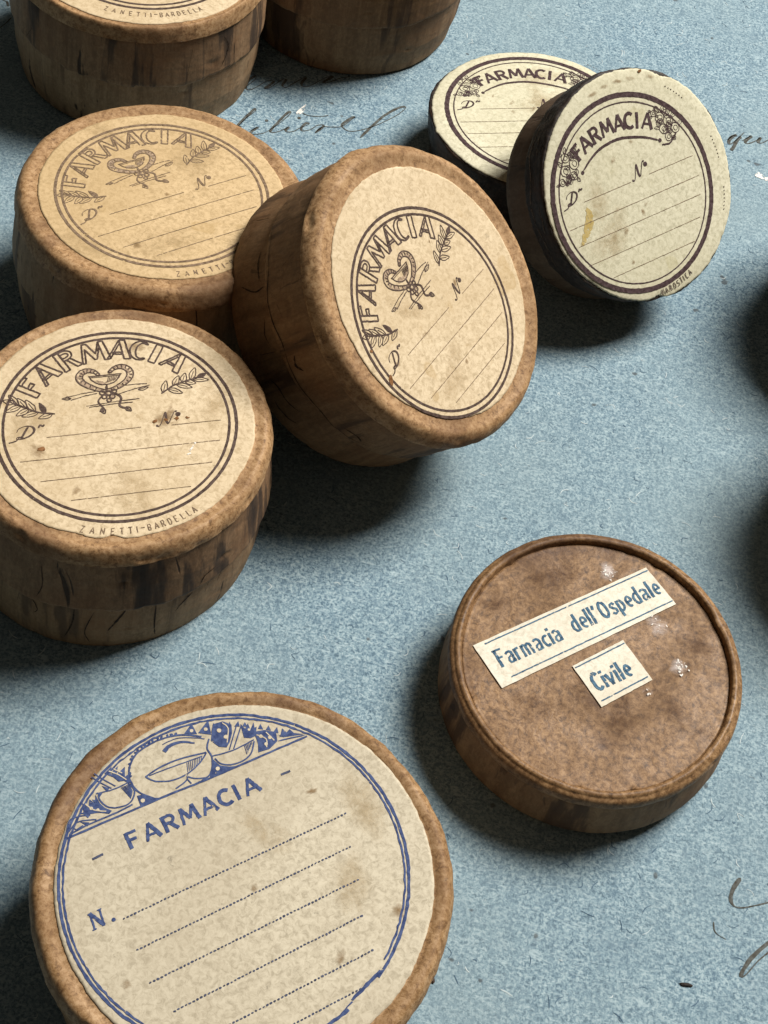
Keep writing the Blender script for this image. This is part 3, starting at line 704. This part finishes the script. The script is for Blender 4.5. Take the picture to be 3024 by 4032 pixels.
wall_marks(sm, 'lid', [([(150, .050), (165, .056), (180, .051), (195, .058), (212, .052), (230, .057), (250, .052)], .0022), ([(160, .066), (172, .062), (184, .067)], .0016), ([(205, .066), (216, .070), (228, .064)], .0014)], 'crack', 'scrape', .0004)
q = .9538
sl = box_root('ointment_box', .0574*q, 1.2314*q, 0, -.0417, .0153, 'small pale-labelled box lying flat under the tipped black-walled one', 'ointment box', 'black-walled boxes with solid lettering')
small_box(sl, .072, .1088, .103, OV((.0086, 0)), 83, (-.0004, .003), .0970, math.radians(21), ((-150, 1.5, -.0022), (-60, 4, .001)))

# --- the big box with the blue print
Sb = OV((.0058, .0006))
bl = box_root('pill_box', -.0245, .3075, 0, -.0268, -.0111, 'large ochre-rimmed pillbox at bottom left with blue pharmacy print and dotted lines', 'pillbox')
Hb = .1345
top = [(0, Hb-.0022), (.110, Hb-.0016), (.115, Hb-.0005), (.1205, Hb-.0007), (.1225, Hb+.0004), (.1270, Hb+.0012), (.1310, Hb-.0015), (.1338, Hb-.009), (.1335, Hb-.016), (.132, Hb-.030), (.1315, .068), (.126, .067)]
lathe('lid', smooth_prof(top, 0, 2), MT['lid_gold'], bl, Sb, 91, .0016, .0010, top=Hb, dent=60)
lathe('base', [(.110, .078), (.1275, .076), (.1278, .06), (.1285, .02), (.127, .004), (.124, 0), (0, 0)], MT['side_b'], bl, Sb, 93, .0012, .0004)
rot = math.radians(41); ro_ = (-.0053, .0008)
lo_ = (ro_[0]+.0068, ro_[1]+.0002)
lab = paper_disc('paper_label', .1188, Sb, Hb, 91, MT['label_grey'], bl, lo_, (), .0010)
f = mapper(.1108, rot, ro_, Sb, Hb, .00028, 91)
fs = mapper(.1108, rot, ro_, Sb, Hb, .00022, 91)
for j_, (x_, y_, a_, b_, m_) in enumerate(((.85, .05, .14, .28, 'tea'), (.55, -.35, .2, .13, 'tea'), (.25, .15, .2, .1, 'tea'), (.62, .25, .04, .02, 'foxing'), (.05, -.13, .03, .025, 'foxing'), (.72, -.62, .05, .04, 'foxing'), (-.8, -.3, .03, .03, 'foxing'), (.3, -.7, .05, .03, 'foxing'))):
    soft_blob(fs, x_, y_, a_, b_, j_, 'stain', m_, lab, j_+40)
k = Ink(f, .003, 1); k.ring(.990, .017, a0=-64, a1=282, rag=.6); k.obj('printed_ring', MT['ink_blue'], lab)
k = Ink(f, .004, 2); k.ring(.966, .012, a0=-58, a1=270, rag=.9); k.line([(.465, -.866), (.40, -.885), (.30, -.915), (.245, -.935)], .020, step=.02, rag=.9); k.line([(.245, -.94), (.15, -.972), (.05, -.985)], .008, step=.02, rag=1); k.obj('printed_ring', MT['ink_blue'], lab)
k = Ink(f, .003, 3)
for ch, x in zip('FARMACIA', (-.440, -.329, -.215, -.094, .030, .137, .212, .305)):
    for pl, ww in BOLD[ch]: k.line(tr(pl, x, .388, .108, .103), .0225*ww, step=.01, rag=.3)
k.obj('lettering', MT['ink_blue'], lab)
k = Ink(f, .002, 3); k.line([(-.692, .430), (-.626, .433)], .014, step=.01); k.obj('printed_dash', MT['ink_navy'], lab); k = Ink(f, .002, 4); k.line([(.498, .425), (.558, .423)], .014, step=.01); k.obj('printed_dash', MT['ink_navy'], lab)
k = Ink(f, .002, 3)
for pl, ww in BOLD['N']: k.line(tr(pl, -.808, .050, .085, .100, 0, .12), .019*ww, step=.01)
k.disc(-.722, .058, .012); k.obj('lettering', MT['ink_blue'], lab)
for i, (x0, x1, y) in enumerate(((-.67, .745, .038), (-.674, .675, -.155), (-.684, .62, -.350), (-.631, .535, -.546), (-.40, .483, -.745), (-.36, .33, -.90))):
    ruled(f, x0, x1, y, .01, MT['ink_navy'], lab, True, i)
# the picture panel: cup, spoon, two mortars and leaves in blue
k = Ink(f, .0015, 7)
def pl(p, w, c=5, **kw): k.line(cat(p, c), w, **kw)
k.line([(-.776, .607), (-.195, .600), (.105, .588), (.465, .583), (.752, .580)], .013, step=.03, rag=.5)
pl([(-.750, .622), (-.641, .632), (-.485, .628), (-.36, .634)], .010)
pl([(-.505, .784), (-.516, .745), (-.498, .692), (-.456, .659), (-.381, .647), (-.33, .679), (-.314, .722), (-.33, .765)], .009)
pl([(-.521, .786), (-.42, .768), (-.325, .770)], .008)
for i in range(7): k.line([(-.352+.004*i, .672+.006*i), (-.375+.008*i, .760)], .0045)
k.line([(-.504, .895), (-.471, .838), (-.428, .778)], .007); k.line([(-.482, .907), (-.445, .844), (-.402, .780)], .007)
pl([(-.231, .612), (-.297, .690), (-.312, .771), (-.286, .849), (-.218, .913), (-.126, .937), (-.036, .940), (.077, .914), (.18, .851)], lambda t, dx, dy: .011+.006*N(t*20, 3))
for i in range(17):                                                # leafy fringe outside the medallion
    t_ = i/16; P_ = cat([(-.300, .80), (-.268, .885), (-.205, .930), (-.126, .949), (-.036, .951), (.05, .935)], 8); x_, y_ = P_[int(t_*(len(P_)-1))]
    k.disc(x_, y_, .010+.004*N(i*1.7, 2), 6, .007, i)
pl([(-.061, .857), (-.016, .879), (.057, .872), (.126, .830)], lambda t, dx, dy: .028-.020*t, 6)
pl([(-.05, .905), (.04, .905), (.13, .868), (.19, .83)], .006)
pl([(-.223, .759), (-.128, .777), (.0, .776), (.161, .747)], .010); pl([(-.198, .757), (-.056, .749), (.130, .735)], .007)
pl([(-.223, .759), (-.181, .708), (-.092, .671), (.002, .671), (.099, .702), (.161, .745)], .009)
for i in range(9): k.line([(.012+.012*i, .680+.003*i), (.030+.012*i, .735)], .0040)
pl([(.002, .671), (-.012, .640), (-.042, .627), (-.095, .615)], .009); pl([(-.011, .640), (-.001, .604)], .008); pl([(.0, .652), (.035, .622), (.10, .598)], .008)
pl([(.214, .819), (.178, .77), (.179, .71), (.155, .648), (.115, .606), (.062, .596)], .010)
k.poly([(-.316, .672), (-.322, .606), (-.195, .600), (-.245, .625), (-.285, .665)]); k.poly([(.112, .592), (.149, .640), (.178, .690), (.200, .635), (.245, .605), (.290, .588)])
pl([(.190, .690), (.208, .644), (.258, .612), (.332, .603), (.398, .625), (.450, .689)], .009); pl([(.185, .709), (.308, .690), (.452, .698)], .008)
for i in range(6): k.line([(.375+.010*i, .630+.009*i), (.385+.010*i, .690)], .0045)
k.line([(.291, .701), (.401, .829)], .007); k.line([(.318, .697), (.428, .818)], .007)
k.poly([(.275, .897), (.337, .887), (.375, .845), (.352, .790), (.315, .745), (.284, .722), (.245, .747), (.218, .803)])
k.poly([(.470, .745), (.537, .729), (.595, .685), (.575, .628), (.510, .603), (.440, .612), (.462, .660), (.470, .700)])
k.poly([(.405, .735), (.424, .825), (.437, .785), (.467, .811), (.463, .766), (.505, .768), (.475, .715), (.440, .715)])
k.poly([(.095, .914), (.162, .955), (.163, .877)]); k.poly([(.171, .882), (.262, .935), (.237, .837)])
for (a_, b_) in (((.58, .628), (.745, .592)), ((.60, .650), (.72, .610))): k.line([a_, b_], .009, step=.02, taper=.1)
k.poly([(.595, .668), (.610, .655), (.640, .692), (.652, .655), (.678, .668), (.690, .632), (.741, .600), (.62, .635)])
k.poly([(-.662, .717), (-.628, .712), (-.613, .768), (-.592, .728), (-.567, .770), (-.548, .735), (-.525, .783), (-.524, .722), (-.510, .686), (-.480, .650), (-.500, .640), (-.551, .672), (-.602, .687)])
k.poly([(-.429, .882), (-.373, .906), (-.396, .868), (-.340, .893), (-.367, .845), (-.305, .871), (-.330, .812), (-.304, .819), (-.322, .760), (-.345, .790), (-.375, .80), (-.391, .837)])
pl([(-.770, .625), (-.718, .700), (-.66, .70), (-.60, .68)], .008); pl([(-.745, .640), (-.690, .672), (-.63, .66), (-.58, .64)], .008); k.line([(-.72, .655), (-.705, .632), (-.66, .640)], .007)
rr = random.Random(5)
for a_ in range(49, 76, 3):
    ar_ = math.radians(a_); r0 = rr.uniform(.885, .915); k.poly([(r0*math.cos(ar_-.018), r0*math.sin(ar_-.018)), (.945*math.cos(ar_+rr.uniform(-.012, .012)), .945*math.sin(ar_)), (r0*math.cos(ar_+.018), r0*math.sin(ar_+.018))])
for a_ in range(120, 138, 3):
    ar_ = math.radians(a_); r0 = rr.uniform(.890, .915); k.poly([(r0*math.cos(ar_-.014), r0*math.sin(ar_-.014)), (.945*math.cos(ar_), .945*math.sin(ar_)), (r0*math.cos(ar_+.014), r0*math.sin(ar_+.014))])
k.obj('picture_panel', MT['ink_blue'], lab)
f2 = mapper(.1108, rot, ro_, Sb, Hb, .00045, 91)
k = Ink(f2, .002, 8)
for (x, y, r) in ((-.297, .630, .013), (.178, .622, .013), (.500, .700, .012), (.545, .670, .012), (.310, .786, .014), (.290, .842, .014), (.142, .912, .011), (.222, .885, .012), (.505, .640, .011), (.455, .770, .008), (-.58, .715, .010), (-.55, .690, .009)): k.disc(x, y, r)
for p_ in ([(-.40, .885), (-.36, .84), (-.33, .79)], [(-.37, .885), (-.335, .84)], [(-.60, .755), (-.57, .70), (-.51, .66)], [(.33, .88), (.345, .83), (.30, .75)], [(.54, .71), (.56, .64)], [(.48, .72), (.52, .67), (.50, .62)]): k.line(cat(p_, 4), .0065)
k.obj('print_gap', MT['cream_spot'], lab)

# --- the brown box with two pasted strips
So = OV((-.007, -.004)); Ho = .0690; KH = .975
ho = box_root('medicine_box', .193, .5675, .0010, -.055, -.030, 'shallow brown box with sunken lid and two white strips naming a hospital pharmacy', 'medicine box')
FL = Ho-.0050
top = [(0, FL), (.1060, FL), (.1088, FL+.0004), (.1092, FL-.0006), (.1096, FL+.0006), (.1100, Ho-.0010), (.1110, Ho+.0004), (.1130, Ho+.0010), (.1148, Ho+.0002), (.1158, Ho-.0012), (.1168, Ho-.0016), (.1190, Ho-.0030), (.1202, Ho-.0070), (.1203, Ho-.0100), (.1195, Ho-.0112), (.113, Ho-.0115)]
top = [(r_*KH, z_) for r_, z_ in top]
lathe('lid', smooth_prof(top, 0, 1), MT['lid_brown'], ho, So, 101, .0009, .0004, 360, dent=26)
lathe('base', smooth_prof([(.102, .0595), (.1135, .059), (.1152, .055), (.1175, .038), (.1195, .020), (.1190, .012), (.1140, .0060), (.104, .0022), (.085, .0006), (0, .0006)], 0, 2), MT['side_c'], ho, So, 103, .0010, .0005)
def fo(u, v, lift=0.0):
    cr, sr = math.cos(math.radians(39.5)), math.sin(math.radians(39.5))
    x, y = (u*cr-v*sr)*.1054, (u*sr+v*cr)*.1054
    return (So[0][0]*x+So[0][1]*y, So[1][0]*x+So[1][1]*y, FL+lift)
def strip(name, P, lift, label):
    V = []; F = []; K = 24; W4 = 8
    for j in range(W4+1):
        for i in range(K+1):
            s, t = i/K, j/W4
            x = (P[0][0]*(1-s)+P[1][0]*s)*(1-t)+(P[3][0]*(1-s)+P[2][0]*s)*t
            y = (P[0][1]*(1-s)+P[1][1]*s)*(1-t)+(P[3][1]*(1-s)+P[2][1]*s)*t
            if j in (0, W4): y += .004*N(s*20, t*3+lift*100)
            if i in (0, K): x += .004*N(s*3, t*20+2)
            V.append(fo(x, y, lift))
    n0 = len(V)
    for v in list(V): V.append((v[0], v[1], v[2]-.0006))
    w = K+1
    for j in range(W4):
        for i in range(K): a = j*w+i; F.append((a, a+w, a+w+1, a+1)); F.append((n0+a, n0+a+1, n0+a+w+1, n0+a+w))
    bd = [i for i in range(w)]+[j*w+K for j in range(1, W4+1)]+[W4*w+i for i in range(K-1, -1, -1)]+[j*w for j in range(W4-1, 0, -1)]
    for p, q_ in zip(bd, bd[1:]+bd[:1]): F.append((p, q_, n0+q_, n0+p))
    o = mesh_obj(name, V, F, MT['strip'], ho, smooth=False); o['label'] = label; return o
s1 = strip('paper_strip', [(-.776, .507), (.795, .520), (.830, .150), (-.752, .115)], .0009, 'long white paper strip with blue text')
s2 = strip('paper_strip', [(-.183, .045), (.284, .065), (.306, -.306), (-.160, -.328)], .0010, 'small square white paper piece')
f = lambda u, v: fo(u, v, .00120)
k = Ink(f, .003, 1); low_text(k, 'Farmacia', -.675, .257, -.115, .150, .0195); k.obj('lettering', MT['ink_teal'], s1)
k = Ink(f, .003, 2); low_text(k, "dell'", -.018, .268, .232, .150, .0195); k.obj('lettering', MT['ink_teal'], s1)
k = Ink(f, .003, 3); low_text(k, 'Ospedale', .245, .272, .800, .150, .0195); k.obj('lettering', MT['ink_teal'], s1)
k = Ink(f, .002, 4); k.line([(-.69, .480), (.792, .492)], .010, step=.02, rag=.5); k.obj('ruled_line', MT['ink_teal'], s1)
k = Ink(f, .002, 5); k.line([(-.644, .163), (.822, .186)], .010, step=.02, rag=.5); k.obj('ruled_line', MT['ink_teal'], s1)
f = lambda u, v: fo(u, v, .00130)
k = Ink(f, .003, 6); low_text(k, 'Civile', -.125, -.215, .215, .150, .022); k.obj('lettering', MT['ink_teal'], s2)
k = Ink(f, .002, 7); k.line([(-.172, .022), (.278, .038)], .010, step=.02, rag=.5); k.obj('ruled_line', MT['ink_teal'], s2)
k = Ink(f, .002, 8); k.line([(-.135, -.288), (.288, -.270)], .010, step=.02, rag=.5); k.obj('ruled_line', MT['ink_teal'], s2)
fw = lambda u, v: fo(u, v, .0007)
rr = random.Random(3)
fd = lambda u, v: fo(u, v, .0005)
for j_, (x_, y_, a_, b_) in enumerate(((-.20, -.18, .20, .13), (-.05, -.45, .25, .12), (.55, .25, .2, .12), (.1, .75, .3, .1), (-.6, -.1, .12, .2), (.35, -.7, .3, .12), (-.45, .75, .15, .12), (.78, -.2, .1, .2))):
    soft_blob(fd, x_, y_, a_, b_, j_, 'stain', 'darkblot', ho, j_)
for j_, (cx, cy, sp, nn) in enumerate(((.55, -.304, .085, 24), (.50, .61, .095, 20), (.60, .06, .12, 8), (.22, -.37, .05, 4))):
    soft_blob(fw, cx, cy, sp, sp*.7, j_, 'glue_residue', 'haze', ho, j_, 0.0 if nn < 5 else .25)
    if nn:
        k = Ink(lambda u, v: fo(u, v, .0009), .01, 3)
        for i in range(nn): k.disc(cx+rr.gauss(0, sp*.3), cy+rr.gauss(0, sp*.35), rr.uniform(.003, .012), 8, rr.uniform(.003, .007), rr.uniform(0, 3))
        o_ = k.obj('glue_flecks', MT['white_scuff'], ho); o_['kind'] = 'stuff'

# ------------------------------------------------------------------ blue paper with its handwriting
def paper_sheet():
    me_v = [(-2.4, -1.6, 0), (2.6, -1.6, 0), (2.6, 3.4, 0), (-2.4, 3.4, 0)]
    o = mesh_obj('paper_ground', me_v, [(0, 1, 2, 3)], MT['paper'], None, False)
    o['kind'] = 'structure'; o['label'] = 'old blue flecked paper with brown ink handwriting under the boxes'
    return o
sheet = paper_sheet()
gf = lambda x, y: (x, y, .0004)
def hand(strokes, w=.0023, name='handwriting'):
    k = Ink(gf, .0, 2)
    for s_ in strokes:
        P = cat(s_, 6)
        k.line(P, lambda t, dx, dy: w*(.42+1.0*max(0, (-dy*.85-dx*.35))+.18*N(t*40, w*999)), taper=.03, rag=.3)
    return k.obj(name, MT['ink_hand'], sheet)
hand([[(-.2592, 1.1889), (-.2564, 1.1984), (-.2522, 1.2086), (-.2521, 1.214), (-.2554, 1.2121), (-.2587, 1.2011), (-.2577, 1.1919), (-.2529, 1.191), (-.2461, 1.2002), (-.242, 1.2079), (-.2373, 1.2134), (-.2324, 1.2135), (-.2357, 1.2044), (-.2395, 1.1985)],
      [(-.2395, 1.1985), (-.2343, 1.2018), (-.2281, 1.2135), (-.2239, 1.2213), (-.2208, 1.2213), (-.222, 1.2111), (-.2177, 1.209), (-.2132, 1.2159), (-.2067, 1.227), (-.2012, 1.2361)],
      [(-.2005, 1.2340), (-.2035, 1.2234), (-.2014, 1.2182), (-.1956, 1.2198), (-.1875, 1.2311), (-.1794, 1.243), (-.174, 1.2464), (-.1784, 1.2385), (-.1816, 1.2323), (-.1748, 1.2363), (-.1661, 1.2459), (-.155, 1.2540)]])
hand([[(-.2560, 1.1180), (-.2507, 1.1271), (-.2451, 1.1453), (-.2387, 1.1606), (-.2406, 1.1622), (-.2465, 1.1448), (-.252, 1.1266), (-.2553, 1.1192)],
      [(-.2507, 1.1241), (-.2475, 1.1318), (-.2478, 1.1249), (-.2452, 1.1236), (-.2401, 1.1267)],
      [(-.2354, 1.1286), (-.2297, 1.1372), (-.2344, 1.1278), (-.2337, 1.124), (-.2267, 1.1268), (-.2194, 1.1333), (-.2094, 1.1525), (-.2027, 1.1709), (-.2057, 1.1707), (-.2121, 1.1515), (-.216, 1.1362), (-.2124, 1.1349), (-.2062, 1.14), (-.1989, 1.1498)],
      [(-.1989, 1.1498), (-.201, 1.1432), (-.1983, 1.1413), (-.1924, 1.145), (-.1881, 1.1517), (-.18, 1.1618), (-.1837, 1.1615), (-.1863, 1.1536), (-.1843, 1.1486), (-.1766, 1.1539), (-.1712, 1.163), (-.1649, 1.165), (-.1709, 1.1504)],
      [(-.1709, 1.1504), (-.1651, 1.1626), (-.1553, 1.1664), (-.146, 1.1717), (-.1375, 1.1883), (-.1365, 1.1906), (-.1403, 1.1872), (-.1467, 1.1737), (-.1403, 1.167), (-.1316, 1.1688), (-.1187, 1.179), (-.1065, 1.1931), (-.0945, 1.2096), (-.0875, 1.2242), (-.0889, 1.2273), (-.0968, 1.2205), (-.1083, 1.2018), (-.1182, 1.1768), (-.1238, 1.1609)],
      [(-.1911, 1.176), (-.1831, 1.1745), (-.1717, 1.1778), (-.1637, 1.1826)], [(-.2228, 1.1121), (-.2178, 1.1156), (-.218, 1.1106)]])
k = Ink(gf, .0005, 1); k.disc(-.2237, 1.1501, .0019, 8); k.disc(-.1925, 1.1673, .0020, 8); k.obj('ink_dot', MT['ink_hand'], sheet)
hand([[(.2695, 1.3104), (.2735, 1.318), (.2792, 1.3232), (.2745, 1.3184), (.2711, 1.3087), (.2728, 1.3044), (.2788, 1.3132), (.2877, 1.3312)], [(.2843, 1.3222), (.2798, 1.3129), (.2775, 1.3022), (.2745, 1.2943)],
      [(.2857, 1.3152), (.296, 1.3283), (.2901, 1.3161), (.2928, 1.3131), (.3014, 1.3213), (.3065, 1.3293), (.3044, 1.3202), (.3094, 1.3211), (.3208, 1.3349), (.325, 1.338), (.324, 1.330), (.330, 1.333)]], .0030)
hand([[(.3367, .4492), (.3315, .4391), (.33, .4308), (.333, .4257), (.34, .4262), (.3489, .4302), (.3615, .4367), (.372, .445)], [(.372, .418), (.363, .4063), (.3509, .3924), (.3434, .3799), (.3417, .3736), (.3455, .376), (.3537, .3881), (.3633, .3988), (.372, .408)]], .0024)
hand([[(.318, .4094), (.3201, .4016), (.329, .3982)]], .0009)
hand([[(-.5431, 1.2324), (-.5375, 1.231), (-.5339, 1.2245)], [(-.529, 1.1871), (-.5259, 1.1976), (-.524, 1.2077)]], .0028)
k = Ink(gf, .001, 4); k.poly(cat([(.3031, 1.2626), (.3081, 1.2701), (.3142, 1.2654), (.3202, 1.2634), (.3165, 1.2588), (.3096, 1.26)], 4, True)[:-1]); k.obj('paper_scuff', MT['white_scuff'], sheet)
k = Ink(gf, .001, 4); k.poly(cat([(-.1975, 1.175), (-.1935, 1.186), (-.191, 1.190), (-.1905, 1.180), (-.1945, 1.172)], 4, True)[:-1]); k.obj('paper_scuff', MT['white_scuff'], sheet)
MT['fibre_light'] = mat_ink('pale_fibre', (.42, .50, .50), .62, (.6, .66, .66), .2)
MT['fibre_dark'] = mat_ink('blue_fibre', (.05, .095, .14), .62, (.10, .16, .22), .2)
for nm, cnt, sd in (('fibre_light', 900, 3), ('fibre_dark', 1100, 8)):
    rs = random.Random(sd); k = Ink(lambda x, y: (x, y, .00022), 0, sd)
    for _ in range(cnt):
        x, y, a_ = rs.uniform(-.55, .5), rs.uniform(.2, 1.6), rs.uniform(0, 6.28); L_ = rs.uniform(.003, .012); b_ = rs.gauss(0, 1.0)
        k.line(cat([(x, y), (x+L_*.5*math.cos(a_), y+L_*.5*math.sin(a_)), (x+L_*.5*math.cos(a_)+L_*.5*math.cos(a_+b_), y+L_*.5*math.sin(a_)+L_*.5*math.sin(a_+b_))], 3), rs.uniform(.0004, .0009), taper=.3)
    o_ = k.obj('paper_fibres', MT[nm], sheet); o_['kind'] = 'stuff'
# crumbs of board lying on the paper
def crumb(x, y, lx, ly, hz, rot_, mat, label):
    V = []; F = []; K = 10
    for j, (q_, z) in enumerate(((1, 0), (.95, .6), (.5, 1))):
        for i in range(K):
            a_ = 2*math.pi*i/K; e = 1+.35*N(i*1.7, x*50, j)
            u, v = lx*q_*e*math.cos(a_), ly*q_*e*math.sin(a_)
            V.append((u*math.cos(rot_)-v*math.sin(rot_), u*math.sin(rot_)+v*math.cos(rot_), z*hz))
    for j in range(2):
        for i in range(K): F.append((j*K+i, j*K+(i+1) % K, (j+1)*K+(i+1) % K, (j+1)*K+i))
    F.append(tuple(range(2*K, 3*K))); F.append(tuple(range(K))[::-1])
    o = mesh_obj('board_crumb', V, F, MT[mat], None, False); o.location = (x*U, y*U, .0002*U)
    o['label'] = label; o['category'] = 'crumb'
crumb(.3010, .3568, .0052, .0015, .0016, .1, 'lid_black', 'tiny dark sliver lying alone on the paper at lower right')
crumb(.1172, .3140, .0016, .0030, .0016, .4, 'lid_black', 'dark speck of board beside the rim of the blue-printed box')
